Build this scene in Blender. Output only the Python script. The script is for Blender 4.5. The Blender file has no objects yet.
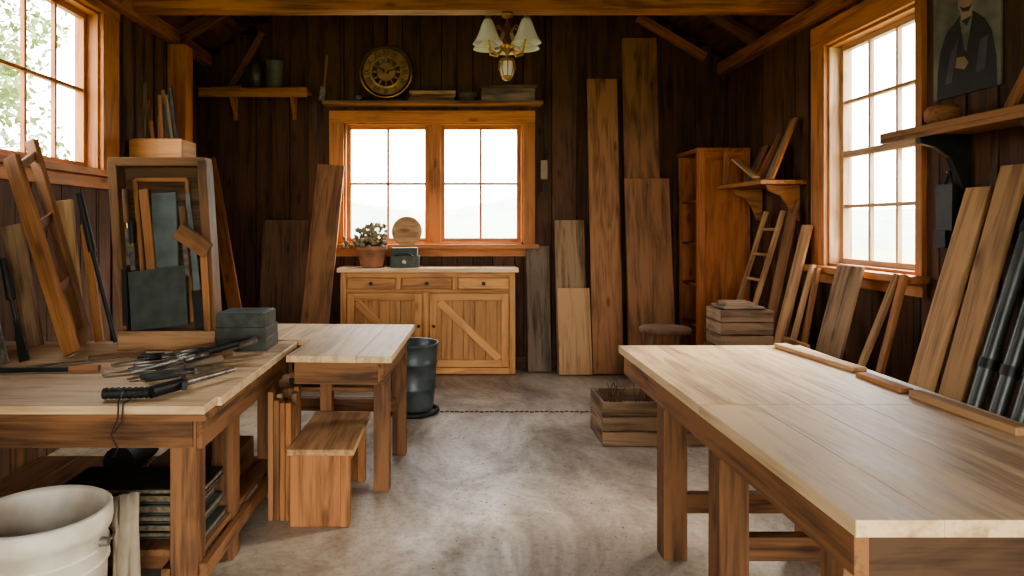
import bpy, bmesh, math, random
from mathutils import Vector, Matrix, noise
random.seed(7)
R=random.random
def U(a,b): return a+(b-a)*R()
def srgb(r,g,b):
    def c(x):
        x/=255.0
        return x/12.92 if x<=0.04045 else ((x+0.055)/1.055)**2.4
    return (c(r),c(g),c(b),1)
# ---------------------------------------------------------------- materials
def newmat(n):
    m=bpy.data.materials.new(n); m.use_nodes=True
    nt=m.node_tree; b=nt.nodes['Principled BSDF']; return m,nt,b
def wood(name,light,dark,rough=0.55,gs=1.0,bump=0.3,spec=0.35,knot=.7,lo=.72,hi=.99):
    m,nt,b=newmat(name); N=nt.nodes.new; L=nt.links.new
    at=N('ShaderNodeAttribute'); at.attribute_name='gc'
    tn=N('ShaderNodeAttribute'); tn.attribute_name='tone'
    mp=N('ShaderNodeMapping'); mp.inputs['Scale'].default_value=(1.3*gs,11*gs,11*gs); L(at.outputs['Vector'],mp.inputs['Vector'])
    n1=N('ShaderNodeTexNoise'); n1.inputs['Scale'].default_value=1; n1.inputs['Detail'].default_value=6; n1.inputs['Distortion'].default_value=1.2; L(mp.outputs[0],n1.inputs['Vector'])
    mp2=N('ShaderNodeMapping'); mp2.inputs['Scale'].default_value=(3*gs,70*gs,70*gs); L(at.outputs['Vector'],mp2.inputs['Vector'])
    n2=N('ShaderNodeTexNoise'); n2.inputs['Scale'].default_value=1; n2.inputs['Detail'].default_value=3; L(mp2.outputs[0],n2.inputs['Vector'])
    n3=N('ShaderNodeTexNoise'); n3.inputs['Scale'].default_value=2.2; n3.inputs['Detail'].default_value=3; L(at.outputs['Vector'],n3.inputs['Vector'])
    mx=N('ShaderNodeMath'); mx.operation='MULTIPLY_ADD'; mx.inputs[1].default_value=0.45; L(n2.outputs[0],mx.inputs[0]); L(n1.outputs[0],mx.inputs[2])
    m3=N('ShaderNodeMath'); m3.operation='MULTIPLY_ADD'; m3.inputs[1].default_value=0.4; L(n3.outputs[0],m3.inputs[0]); L(mx.outputs[0],m3.inputs[2])
    cr=N('ShaderNodeValToRGB'); cr.color_ramp.elements[0].position=lo; cr.color_ramp.elements[1].position=min(hi,1)
    cr.color_ramp.elements[0].color=srgb(*dark); cr.color_ramp.elements[1].color=srgb(*light)
    L(m3.outputs[0],cr.inputs[0])
    mp4=N('ShaderNodeMapping'); mp4.inputs['Scale'].default_value=(2.2,6,6); L(at.outputs['Vector'],mp4.inputs['Vector'])
    vo=N('ShaderNodeTexVoronoi'); vo.inputs['Scale'].default_value=1.0; L(mp4.outputs[0],vo.inputs['Vector'])
    kr=N('ShaderNodeValToRGB'); kr.color_ramp.elements[0].position=0.06; kr.color_ramp.elements[0].color=(0.35,0.3,0.28,1); kr.color_ramp.elements[1].position=0.16; kr.color_ramp.elements[1].color=(1,1,1,1)
    L(vo.outputs['Distance'],kr.inputs[0])
    mk=N('ShaderNodeMix'); mk.data_type='RGBA'; mk.blend_type='MULTIPLY'; mk.inputs[0].default_value=knot
    L(cr.outputs[0],mk.inputs[6]); L(kr.outputs[0],mk.inputs[7])
    hs=N('ShaderNodeHueSaturation'); L(mk.outputs[2],hs.inputs['Color']); L(tn.outputs['Fac'],hs.inputs['Value'])
    L(hs.outputs[0],b.inputs['Base Color'])
    rr=N('ShaderNodeMapRange'); rr.inputs[3].default_value=rough-0.1; rr.inputs[4].default_value=rough+0.15; L(n1.outputs[0],rr.inputs[0]); L(rr.outputs[0],b.inputs['Roughness'])
    b.inputs['Specular IOR Level'].default_value=spec
    bp=N('ShaderNodeBump'); bp.inputs['Strength'].default_value=bump; bp.inputs['Distance'].default_value=0.004; L(mx.outputs[0],bp.inputs['Height']); L(bp.outputs[0],b.inputs['Normal'])
    return m
def plain(name,col,rough=0.5,metal=0.0,var=0.25,scale=12,bump=0.1,col2=None):
    m,nt,b=newmat(name); N=nt.nodes.new; L=nt.links.new
    tc=N('ShaderNodeTexCoord'); n=N('ShaderNodeTexNoise'); n.inputs['Scale'].default_value=scale; n.inputs['Detail'].default_value=5; L(tc.outputs['Object'],n.inputs['Vector'])
    c=srgb(*col); c2=srgb(*col2) if col2 else (c[0]*(1-var),c[1]*(1-var),c[2]*(1-var),1)
    cr=N('ShaderNodeValToRGB'); cr.color_ramp.elements[0].position=.35; cr.color_ramp.elements[1].position=.62; cr.color_ramp.elements[0].color=c2; cr.color_ramp.elements[1].color=c
    L(n.outputs[0],cr.inputs[0]); L(cr.outputs[0],b.inputs['Base Color'])
    b.inputs['Roughness'].default_value=rough; b.inputs['Metallic'].default_value=metal
    bp=N('ShaderNodeBump'); bp.inputs['Strength'].default_value=bump; bp.inputs['Distance'].default_value=0.003; L(n.outputs[0],bp.inputs['Height']); L(bp.outputs[0],b.inputs['Normal'])
    return m
W_wall=wood('wall_boards',(96,67,48),(54,37,27),0.65,spec=.25,lo=.68,hi=1.0)
W_ceil=wood('ceiling_boards',(112,76,50),(62,41,28),0.7,spec=.25)
W_beam=wood('beam_wood',(158,102,62),(96,60,36),0.6)
W_trim=wood('trim_wood',(190,126,76),(140,86,48),0.55,lo=.66,hi=1)
W_sash=wood('sash_wood',(196,162,128),(150,116,86),0.55)
W_top=wood('bench_top',(222,192,150),(176,140,102),0.5,bump=0.3,spec=0.4,knot=.4,lo=.68,hi=1)
W_top2=wood('bench_top_pale',(220,190,150),(156,122,88),0.45,bump=0.5,spec=0.5,knot=.35,lo=.66,hi=1)
W_leg=wood('bench_leg',(132,92,60),(76,51,33),0.65)
W_cab=wood('cabinet_wood',(204,148,92),(146,98,58),0.55,lo=.68,hi=1)
W_ward=wood('wardrobe_wood',(182,114,68),(134,80,44),0.5)
W_b1=wood('board_brown',(152,108,74),(94,66,44),0.7,lo=.68,hi=1)
W_b2=wood('board_tan',(190,150,108),(134,100,70),0.7,lo=.68,hi=1)
W_b3=wood('board_dark',(120,90,66),(72,53,40),0.7)
W_b4=wood('board_orange',(170,116,72),(110,72,44),0.65)
W_gray=wood('board_gray',(130,112,94),(80,67,56),0.75)
W_old=wood('crate_wood',(148,120,92),(86,65,48),0.75)
W_case=wood('case_frame_wood',(134,98,68),(86,60,42),0.65)
K_dark=plain('dark_void',(30,22,17),0.9)
K_steel=plain('tool_steel',(150,144,134),0.4,0.75,0.6,30)
K_iron=plain('black_iron',(44,44,43),0.5,0.4,0.4,20)
K_green=plain('zinc_grey',(88,96,95),0.42,0.3,0.45,7)
K_pipe=plain('pipe_grey',(74,78,76),0.38,0.35,0.4,7)
K_slate=plain('slate',(68,74,68),0.6,0,0.35,14)
K_slate2=plain('slate_blue',(104,114,114),0.55,0,0.4,8)
K_black=plain('black_rubber',(30,30,30),0.6,0,0.3)
K_boxg=plain('grey_tin',(76,78,70),0.55,0.1,0.45,18)
K_paper=plain('paper_edges',(136,120,96),0.9,0,0.5,60)
K_cream=plain('cream_enamel',(210,202,186),0.45,0,0.2,5,0.05,(172,160,140))
K_soil=plain('dark_inside',(90,80,66),0.8)
K_terra=plain('terracotta',(176,124,94),0.8,0,0.3)
K_dry=plain('dried_plants',(168,150,116),0.9,0,0.5,40)
K_twig=plain('twigs',(104,82,62),0.9,0,0.5,40)
K_brass=plain('aged_brass',(196,150,84),0.3,0.85,0.35,20)
K_gold=plain('clock_gold',(164,126,80),0.5,0.2,0.45,9)
K_clockdark=plain('clock_dark',(62,43,30),0.5,0.1,0.4)
K_rag=plain('canvas_rag',(170,156,134),0.95,0,0.3,9)
K_pcan=plain('paint_can',(112,112,98),0.5,0.2,0.3,8)
K_bottle=plain('bottle_dark',(78,76,62),0.3,0,0.3)
K_white=plain('switch_plate',(150,124,98),0.5)
K_postbg=plain('poster_paper',(120,116,102),0.6,0,0.5,5,.1,(78,76,70))
K_postdk=plain('poster_ink',(38,36,38),0.6,0,0.3,8)
K_postmd=plain('poster_mid',(74,72,74),0.6,0,0.3,8)
K_postsk=plain('poster_flesh',(152,124,100),0.6,0,0.3,8)
K_leaf=plain('foliage',(112,130,72),0.8,0,0.45,3,0.1)
K_grass=plain('grass',(150,158,112),0.9,0,0.3,2)
K_hill=plain('hazy_hill_forest',(148,162,150),0.9,0,0.25,0.3)  # forest green paled, distance haze is mixed into the colour
K_shav=plain('shavings',(196,172,136),0.9,0,0.5,30)
K_chip=plain('brown_chips',(150,128,104),0.9,0,0.4,30)
K_shade,nt,b=newmat('milk_glass'); b.inputs['Base Color'].default_value=srgb(250,243,228); b.inputs['Roughness'].default_value=.25; b.inputs['Transmission Weight'].default_value=.2
b.inputs['Subsurface Weight'].default_value=.3
nn=nt.nodes.new('ShaderNodeTexNoise'); nn.inputs['Scale'].default_value=60; bb=nt.nodes.new('ShaderNodeBump'); bb.inputs['Strength'].default_value=.05; nt.links.new(nn.outputs[0],bb.inputs['Height']); nt.links.new(bb.outputs[0],b.inputs['Normal'])
K_pane=bpy.data.materials.new('window_glass'); K_pane.use_nodes=True; nt=K_pane.node_tree; nt.nodes.clear()
o=nt.nodes.new('ShaderNodeOutputMaterial'); t=nt.nodes.new('ShaderNodeBsdfTransparent'); g=nt.nodes.new('ShaderNodeBsdfGlossy'); g.inputs['Roughness'].default_value=.03
mx=nt.nodes.new('ShaderNodeMixShader'); mx.inputs[0].default_value=.05; nt.links.new(t.outputs[0],mx.inputs[1]); nt.links.new(g.outputs[0],mx.inputs[2]); nt.links.new(mx.outputs[0],o.inputs[0])
# concrete floor
K_floor,nt,b=newmat('concrete_floor'); N=nt.nodes.new; L=nt.links.new
tc=N('ShaderNodeTexCoord'); fm=N('ShaderNodeMapping'); fm.inputs['Scale'].default_value=(1.5,.8,1); L(tc.outputs['Object'],fm.inputs['Vector'])
n1=N('ShaderNodeTexNoise'); n1.inputs['Scale'].default_value=1.1; n1.inputs['Detail'].default_value=10; n1.inputs['Roughness'].default_value=.7; n1.inputs['Distortion'].default_value=.6; L(fm.outputs[0],n1.inputs['Vector'])
n2=N('ShaderNodeTexNoise'); n2.inputs['Scale'].default_value=26; n2.inputs['Detail'].default_value=6; n2.inputs['Roughness'].default_value=.75; L(tc.outputs['Object'],n2.inputs['Vector'])
c1=N('ShaderNodeValToRGB'); e=c1.color_ramp.elements; e[0].position=.34; e[1].position=.66; e[0].color=srgb(118,102,86); e[1].color=srgb(200,189,172)
e2=c1.color_ramp.elements.new(.5); e2.color=srgb(166,153,136)
L(n1.outputs[0],c1.inputs[0])
c2=N('ShaderNodeValToRGB'); c2.color_ramp.elements[0].position=.3; c2.color_ramp.elements[1].position=.52; c2.color_ramp.elements[0].color=(.58,.52,.46,1); c2.color_ramp.elements[1].color=(1,1,1,1)
L(n2.outputs[0],c2.inputs[0])
mm=N('ShaderNodeMix'); mm.data_type='RGBA'; mm.blend_type='MULTIPLY'; mm.inputs[0].default_value=.8; L(c1.outputs[0],mm.inputs[6]); L(c2.outputs[0],mm.inputs[7]); L(mm.outputs[2],b.inputs['Base Color'])
rr=N('ShaderNodeMapRange'); rr.inputs[1].default_value=.38; rr.inputs[2].default_value=.62; rr.inputs[3].default_value=.6; rr.inputs[4].default_value=.33; L(n1.outputs[0],rr.inputs[0]); L(rr.outputs[0],b.inputs['Roughness'])
ad=N('ShaderNodeMath'); ad.operation='MULTIPLY_ADD'; ad.inputs[1].default_value=.22; L(n2.outputs[0],ad.inputs[0]); L(n1.outputs[0],ad.inputs[2])
bp=N('ShaderNodeBump'); bp.inputs['Strength'].default_value=.5; bp.inputs['Distance'].default_value=.014; L(ad.outputs[0],bp.inputs['Height']); L(bp.outputs[0],b.inputs['Normal'])
# ---------------------------------------------------------------- mesh builder
V=Vector
class M:
    def __init__(s): s.v=[];s.f=[];s.mi=[];s.gc=[];s.tn=[];s.sm=[];s.mats=[]
    def add(s,vs,fs,mat,gcs=None,tone=None,smooth=False):
        if mat not in s.mats: s.mats.append(mat)
        k=s.mats.index(mat); o=len(s.v)
        off=V((U(0,20),U(0,20),U(0,20)))
        if gcs is None: gcs=[V(v) for v in vs]
        t=tone if tone is not None else U(.84,1.14)
        for v,g in zip(vs,gcs): s.v.append(V(v)); s.gc.append(V(g)+off); s.tn.append(t)
        for f in fs: s.f.append([o+i for i in f]); s.mi.append(k); s.sm.append(smooth)
    def obox(s,c,size,X,Y,Z,mat,tone=None,taper=1.0,taperx=None):
        c=V(c); hx,hy,hz=[q/2 for q in size]; vs=[];gs=[]
        order=sorted(range(3),key=lambda i:-size[i])
        tx=taperx if taperx is not None else taper
        for z in(-1,1):
            for y in(-1,1):
                for x in(-1,1):
                    kx=tx if z>0 else 1; ky=taper if z>0 else 1
                    vs.append(c+X*(hx*x*kx)+Y*(hy*y*ky)+Z*(hz*z)); l=(hx*x,hy*y,hz*z); gs.append((l[order[0]],l[order[1]],l[order[2]]))
        s.add(vs,[(0,2,3,1),(4,5,7,6),(0,1,5,4),(2,6,7,3),(0,4,6,2),(1,3,7,5)],mat,gs,tone)
    def box(s,a,b,mat,tone=None):
        a=V(a);b=V(b); c=(a+b)/2; sz=[abs(b[i]-a[i]) for i in range(3)]
        s.obox(c,sz,V((1,0,0)),V((0,1,0)),V((0,0,1)),mat,tone)
    def beam(s,p0,p1,w,t,wd,mat,tone=None,taper=1.0):
        p0=V(p0);p1=V(p1); Z=(p1-p0); l=Z.length; Z.normalize(); X=V(wd); X=(X-Z*X.dot(Z)).normalized(); Y=Z.cross(X)
        s.obox((p0+p1)/2,(w,t,l),X,Y,Z,mat,tone,taper)
    def cyl(s,p0,p1,r0,r1,mat,n=16,tone=None,cap=True):
        p0=V(p0);p1=V(p1); Z=(p1-p0); l=Z.length; Z.normalize(); X=Z.orthogonal().normalized(); Y=Z.cross(X); vs=[];gs=[]
        for j,(p,r) in enumerate(((p0,r0),(p1,r1))):
            for i in range(n):
                a=2*math.pi*i/n; vs.append(p+X*(r*math.cos(a))+Y*(r*math.sin(a))); gs.append((l*j,r*math.cos(a),r*math.sin(a)))
        s.add(vs,[(i,(i+1)%n,n+(i+1)%n,n+i) for i in range(n)],mat,gs,tone,True)
        if cap: 
            s.add(vs,[tuple(range(n))[::-1],tuple(range(n,2*n))],mat,gs,tone)
    def lathe(s,prof,o,mat,n=28,axis=(0,0,1),tone=None,sx=None):
        o=V(o); Z=V(axis).normalized(); X=Z.orthogonal().normalized() if abs(Z.z)<.99 else V((1,0,0)); Y=Z.cross(X); vs=[]
        for r,z in prof:
            for i in range(n):
                a=2*math.pi*i/n; rr=max(r,1e-4); vs.append(o+X*(rr*math.cos(a))+Y*(rr*math.sin(a))+Z*z)
        fs=[]
        for j in range(len(prof)-1):
            for i in range(n): fs.append((j*n+i,j*n+(i+1)%n,(j+1)*n+(i+1)%n,(j+1)*n+i))
        s.add(vs,fs,mat,[V(v)-o for v in vs],tone,True)
    def tube(s,pts,r,mat,n=8,r1=None):
        pts=[V(p) for p in pts]; k=len(pts); vs=[];fs=[]; up=None; L=0; gs=[]
        for j,p in enumerate(pts):
            d=(pts[min(j+1,k-1)]-pts[max(j-1,0)]).normalized()
            if up is None: up=d.orthogonal().normalized()
            up=(up-d*up.dot(d)).normalized(); Y=d.cross(up)
            rr=r if r1 is None else r+(r1-r)*j/(k-1)
            if j: L+=(p-pts[j-1]).length
            for i in range(n):
                a=2*math.pi*i/n; vs.append(p+up*(rr*math.cos(a))+Y*(rr*math.sin(a))); gs.append((L,rr*math.cos(a),rr*math.sin(a)))
        for j in range(k-1):
            for i in range(n): fs.append((j*n+i,j*n+(i+1)%n,(j+1)*n+(i+1)%n,(j+1)*n+i))
        fs.append(tuple(range(n))[::-1]); fs.append(tuple(range((k-1)*n,k*n)))
        s.add(vs,fs,mat,gs,None,True)
    def prism(s,poly,d,mat,tone=None):
        poly=[V(p) for p in poly]; d=V(d); n=len(poly); vs=poly+[p+d for p in poly]
        s.add(vs,[tuple(range(n)),tuple(range(n,2*n))[::-1]]+[(i,(i+1)%n,n+(i+1)%n,n+i) for i in range(n)],mat,None,tone)
    def ball(s,c,r,mat,sub=1,jit=0,sq=(1,1,1)):
        bm=bmesh.new(); bmesh.ops.create_icosphere(bm,subdivisions=sub,radius=1)
        vs=[]
        for v in bm.verts:
            k=1+jit*(R()-.5); vs.append(V(c)+V((v.co.x*r*sq[0]*k,v.co.y*r*sq[1]*k,v.co.z*r*sq[2]*k)))
        fs=[[v.index for v in f.verts] for f in bm.faces]; bm.free(); s.add(vs,fs,mat,None,None,jit<.2)
    def build(s,name,bevel=0.003,parent=None,recalc=True):
        mn=V([min(v[i] for v in s.v) for i in range(3)]); mxx=V([max(v[i] for v in s.v) for i in range(3)])
        o=V(((mn.x+mxx.x)/2,(mn.y+mxx.y)/2,mn.z))
        me=bpy.data.meshes.new(name); me.from_pydata([v-o for v in s.v],[],s.f)
        for m in s.mats: me.materials.append(m)
        me.polygons.foreach_set('material_index',s.mi); me.polygons.foreach_set('use_smooth',s.sm)
        a=me.attributes.new('gc','FLOAT_VECTOR','POINT'); a.data.foreach_set('vector',[c for g in s.gc for c in g])
        a=me.attributes.new('tone','FLOAT','POINT'); a.data.foreach_set('value',s.tn)
        me.update()
        if recalc:
            bm=bmesh.new(); bm.from_mesh(me); bmesh.ops.recalc_face_normals(bm,faces=bm.faces); bm.to_mesh(me); bm.free()
        ob=bpy.data.objects.new(name,me); ob.location=o; bpy.context.collection.objects.link(ob)
        if bevel:
            md=ob.modifiers.new('bevel','BEVEL'); md.width=bevel; md.segments=1; md.limit_method='ANGLE'; md.angle_limit=math.radians(50)
        return ob
XL,XR,YB,YF=-2.65,2.85,7.2,-1.3
ZP=3.2; XM=(XL+XR)/2; SL=.6
def roof(x): return ZP+.1+SL*((XR-XL)/2-abs(x-XM))
def TB(u,n,z): return V((u,YB+n,z))
def TF(u,n,z): return V((u,YF-n,z))
def TR(u,n,z): return V((XR+n,u,z))
def TL(u,n,z): return V((XL-n,u,z))
def wall(name,T,u0,u1,top,ops,mat=W_wall,ext=0):
    m=M(); br=set([u0,u1]); u=u0
    while u<u1-.12:
        u+=U(.15,.24); br.add(min(u,u1))
    for o in ops: br.add(o[0]); br.add(o[1])
    br=sorted(br)
    for a,b in zip(br,br[1:]):
        if b-a<.004: continue
        tz=min(top(a),top(b)) ; c=(a+b)/2; segs=[(0,tz)]
        for o in ops:
            if o[0]-1e-4<=c<=o[1]+1e-4: segs=[(0,o[2]),(o[3],tz)]
        for z0,z1 in segs:
            if z1-z0<.01: continue
            m.box(T(a,.03,z0),T(b,.17,z1+.05 if z1==tz else z1),K_dark,1)
            m.box(T(a+.004,0,z0),T(b-.004,.032,z1),mat,U(.7,1.2))
            if b-a>.08 and R()<.75: m.box(T(a-.018,-.014,z0+.001),T(a+.018,.0,z1-.03),mat,U(.6,1.0)) if not any(o[0]-.02<a<o[1]+.02 for o in ops) else None
    if ext:
        for a,b in((u0-ext,u0),(u1,u1+ext)): m.box(T(a,.0,0),T(b,.17,ZP+.05),K_dark,1)
    return m.build(name,.002)
BW=(-1.17,.72,1.30,2.58); RW=(4.18,5.21,1.19,2.87); LW=(3.3,5.08,1.90,3.08); FILL_OP=(-1.1,1.5,0,2.25)  # last one: unseen front opening, added and sized to let in fill light
wall('wall_back',TB,XL,XR,lambda u:roof(u),[BW],ext=.17)
wall('wall_right',TR,YF,YB,lambda u:ZP+.1,[RW])
wall('wall_left',TL,YF,YB,lambda u:ZP+.1,[LW])
wall('wall_front',TF,XL,XR,lambda u:roof(u),[FILL_OP],ext=.17)
m=M(); m.box((XL-.2,YF-.2,-.12),(XR+.2,YB+.2,0),K_floor); fl=m.build('floor',0)
m=M(); L0=None
for sgn,xe in((-1,XL-.2),(1,XR+.2)):
    d=(V((xe,0,roof(xe)))-V((XM,0,roof(XM)))); L0=d.length; dn=d.normalized(); nrm=V((-dn.z,0,dn.x))
    if nrm.z<0: nrm=-nrm
    k=14
    for i in range(k):
        c=V((XM,(YF+YB)/2,roof(XM)))+dn*(L0*(i+.5)/k)+nrm*.02
        m.obox(c,(L0/k-.004,YB-YF+.4,.03),dn,V((0,1,0)),nrm,W_ceil,U(.7,1.2))
    c=V((XM,(YF+YB)/2,roof(XM)))+dn*(L0/2)+nrm*.08
    m.obox(c,(L0+.05,YB-YF+.4,.08),dn,V((0,1,0)),nrm,K_dark,1)
for yy in(YB+.11,YF-.11):
    m.prism([(XL-.2,yy-.06,ZP-.1),(XR+.2,yy-.06,ZP-.1),(XR+.2,yy-.06,roof(XR+.2)+.05),(XM,yy-.06,roof(XM)+.05),(XL-.2,yy-.06,roof(XL-.2)+.05)],(0,.12,0),K_dark,1)
m.build('ceiling',0)
m=M()
for yy in (-.8,.4,1.6,2.8,4.0,5.2,6.4):
    for xe in (XL,XR):
        s=1 if xe>XM else -1
        m.beam((XM,yy,roof(XM)-.07),(xe-s*.02,yy,roof(xe)-.07),.06,.12,(0,1,0),W_ceil,1.15)
m.build('trim_rafters')
m=M(); m.beam((XL+.005,5.5,3.27),(XR-.005,5.5,3.27),.14,.12,(0,1,0),W_beam); m.build('trim_tie_beam')
m=M(); m.box((XR-.09,YF+.02,3.08),(XR-.004,YB-.01,3.2),W_beam); m.build('trim_plate_right')
m=M(); m.box((XL+.004,YF+.02,3.17),(XL+.09,YB-.01,3.3),W_beam); m.build('trim_plate_left')
m=M(); m.box((XL+.004,6.28,0),(XL+.17,6.46,3.165),W_trim,1.1); m.build('trim_post_left')
m=M(); m.beam((-2.35,7.12,2.9),(-2.0,7.12,3.5),.05,.07,(0,1,0),W_beam,.7); m.beam((1.9,7.1,3.66),(2.6,7.1,3.24),.05,.09,(0,1,0),W_beam); m.build('trim_braces')
def window(name,T,op,units,cas,sill,mat=W_trim,head=.12,sash=None):
    u0,u1,z0,z1=op; m=M(); sash=sash or mat
    m.box(T(u0,-.002,z0),T(u0+.02,.17,z1),mat);m.box(T(u1-.02,-.002,z0),T(u1,.17,z1),sash)
    m.box(T(u0,-.002,z1-.02),T(u1,.17,z1),mat);m.box(T(u0,-.002,z0),T(u1,.17,z0+.02),mat)
    cl,crr=cas
    m.box(T(u0-cl,-.035,z0-.02),T(u0,-.001,z1),mat); m.box(T(u1,-.035,z0-.02),T(u1+crr,-.001,z1),mat)
    m.box(T(u0-cl,-.04,z1),T(u1+crr,-.001,z1+head),mat)
    m.box(T(u0-cl-.03,-sill,z0-.045),T(u1+crr+.03,-.001,z0-.0),mat); m.box(T(u0-cl,-.03,z0-.13),T(u1+crr,-.001,z0-.045),mat)
    last=None
    for (a,b,c,r,mid) in units:
        f=.04
        m.box(T(a,.08,z0+.02),T(a+f,.13,z1-.02),sash);m.box(T(b-f,.08,z0+.02),T(b,.13,z1-.02),sash)
        m.box(T(a+f,.08,z0+.02),T(b-f,.13,z0+.02+f),sash);m.box(T(a+f,.08,z1-.02-f),T(b-f,.13,z1-.02),sash)
        ia,ib,iz,jz=a+f,b-f,z0+.02+f,z1-.02-f
        for i in range(1,c):
            u=ia+(ib-ia)*i/c; m.box(T(u-.012,.09,iz),T(u+.012,.12,jz),sash)
        for j in range(1,r):
            z=iz+(jz-iz)*j/r; w=.024 if (mid and j*2==r) else .012
            m.box(T(ia,.085,z-w),T(ib,.125,z+w),sash)
        m.box(T(ia,.104,iz),T(ib,.106,jz),K_pane)
        if last is not None: m.box(T(last,.02,z0),T(a,.15,z1),mat)
        last=b
    return m.build(name,.002)
window('window_1',TB,BW,[(BW[0]+.02,-.28,2,2,0),(-.15,BW[1]-.02,2,2,0)],(.15,.12),.12)
window('window_2',TR,RW,[(RW[0]+.02,RW[1]-.02,3,4,1)],(.06,.19),.12,head=.17,sash=W_sash)
window('window_3',TL,LW,[(LW[0]+.02,LW[1]-.02,5,2,0)],(.1,.24),.1,head=.07)
m=M(); m.box((-1.36,6.98,2.74),(.9,7.19,2.775),W_b1); m.build('window_header_shelf')
m=M(); m.box((XL+.01,YB-.035,0),(XR-.01,YB-.016,.12),W_wall); m.build('baseboard_back')
# --------------------------------------------------------------- tables
def leg(m,x,y,z,w,mat=W_leg): m.box((x-w/2,y-w/2,0),(x+w/2,y+w/2,z),mat)
def planks_y(m,x0,x1,y0,y1,z0,z1,n,mat,gap=.0012,ta=.95,tb=1.05):
    w=(x1-x0)/n
    for i in range(n): m.box((x0+i*w+gap/2,y0,z0),(x0+(i+1)*w-gap/2,y1,z1),mat,U(ta,tb))
def planks_x(m,x0,x1,y0,y1,z0,z1,n,mat,gap=.0012):
    w=(y1-y0)/n
    for i in range(n): m.box((x0,y0+i*w+gap/2,z0),(x1,y0+(i+1)*w-gap/2,z1),mat,U(.96,1.04))
m=M(); planks_x(m,-2.6,-.91,2.66,3.94,.795,.83,4,W_top); m.box((-2.6,2.52,.80),(-.925,2.657,.832),W_top)
m.box((-2.5,2.55,.765),(-.93,3.9,.795),W_leg)
m.box((-2.45,2.6,.65),(-1.0,2.63,.765),W_leg);m.box((-2.45,3.82,.65),(-1.0,3.85,.765),W_leg)
m.box((-1.0,2.62,.64),(-.97,3.84,.765),W_leg);m.box((-2.48,2.62,.65),(-2.45,3.84,.765),W_leg)
for y in(2.66,3.1,3.8): leg(m,-1.04,y,.765,.1 if y<3 else .095)
for y in(2.68,3.8): leg(m,-2.4,y,.765,.1)
m.box((-1.12,2.6,.14),(-1.085,3.85,.19),W_leg)
m.box((-.99,2.64,.13),(-.96,3.84,.19),W_leg); planks_y(m,-2.3,-1.0,2.7,3.8,.19,.215,6,W_leg); m.box((-2.35,2.72,.13),(-1.12,2.75,.19),W_leg)
m.build('workbench',.002)
m=M(); planks_y(m,-.885,-.34,3.5,4.62,.795,.83,3,W_top); planks_y(m,-1.28,-.888,3.99,4.62,.795,.83,2,W_top)
m.box((-.86,3.56,.67),(-.42,3.59,.795),W_leg); m.box((-.42,3.56,.67),(-.39,4.56,.795),W_leg); m.box((-1.24,4.53,.67),(-.42,4.56,.795),W_leg)
leg(m,-.45,3.9,.795,.085);leg(m,-.43,4.5,.795,.085);leg(m,-1.2,4.5,.795,.085);leg(m,-.82,4.12,.795,.07)
m.box((-1.2,4.4,.3),(-.45,4.46,.38),W_leg); m.box((-1.18,4.1,.5),(-.5,4.48,.525),W_leg)
o=m.build('workbench',.002); o.rotation_euler.z=-.05; o.location.x+=.045
m=M()
planks_y(m,.91,1.92,2.55,3.8,.79,.83,5,W_top2,.0006,.97,1.03); planks_y(m,.91,1.92,1.55,2.549,.79,.83,5,W_top2,.0006,.97,1.03)
m.box((.93,1.59,.68),(.965,3.76,.79),W_leg,1.15);m.box((1.86,1.59,.68),(1.895,3.76,.79),W_leg);m.box((.965,3.72,.68),(1.86,3.755,.79),W_leg);m.box((.965,1.595,.66),(1.86,1.63,.79),W_b3,.5)
for x in(.985,1.62):
    for y in(1.69,2.46,3.1): leg(m,x,y,.79,.105)
for y,z in((3.1,.2),(2.46,.3)): m.box((1.03,y-.025,z),(1.575,y+.025,z+.085),W_leg)
m.box((1.6,1.74,.25),(1.64,3.05,.33),W_leg)
m.build('workbench',.0012)
m=M(); m.beam((1.78,3.74,.842),(1.84,3.1,.842),.07,.022,(1,0,0),W_b2); m.build('wood_offcut')
m=M(); m.beam((1.80,3.02,.84),(1.80,2.72,.84),.06,.018,(1,0,0),W_b4); m.build('wood_offcut')
m=M(); m.beam((1.79,2.66,.845),(1.80,2.16,.845),.05,.028,(1,0,0),W_b2); m.build('wood_offcut')
m=M(); m.box((-.83,3.37,.36),(-.5,4.06,.39),W_b2); m.box((-.82,3.39,0),(-.53,3.415,.36),W_b4)
m.box((-.82,4.0,0),(-.53,4.025,.36),W_b4); m.box((-.82,3.415,0),(-.80,4.0,.36),W_leg)
m.box((-.57,3.385,0),(-.525,3.45,.36),W_b4);m.box((-.57,3.98,0),(-.525,4.04,.36),W_b4); m.box((-.555,3.45,.3),(-.53,3.98,.36),W_b4)
m.build('box_stool')
m=M()
for i in range(4):
    for j in range(4):
        x=-.95+i*.03; y=3.46+j*.06; m.box((x,y,0),(x+.028,y+.056,.56+U(0,.1)),random.choice([W_leg,W_b1,W_b4,W_old]))
m.build('upright_wood_offcuts')
m=M(); z=.217
for i in range(6):
    h=U(.028,.045); dx=U(-.03,.02); dy=U(-.02,.02); cv=random.choice([K_slate,K_boxg,K_iron,K_slate])
    m.box((-1.62+dx,2.78+dy,z),(-1.03+dx,3.03+dy,z+.007),cv); m.box((-1.61+dx,2.787+dy,z+.007),(-1.035+dx,3.024+dy,z+h-.007),K_paper); m.box((-1.62+dx,2.78+dy,z+h-.007),(-1.03+dx,3.03+dy,z+h),cv); z+=h+.001
m.build('stack_of_ledgers',.001)
m=M(); m.box((-1.18,3.3,.216),(-1.09,3.7,.36),W_b1); m.box((-1.5,3.35,.216),(-1.2,3.7,.33),W_leg); m.build('scrap_wood_blocks')
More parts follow.
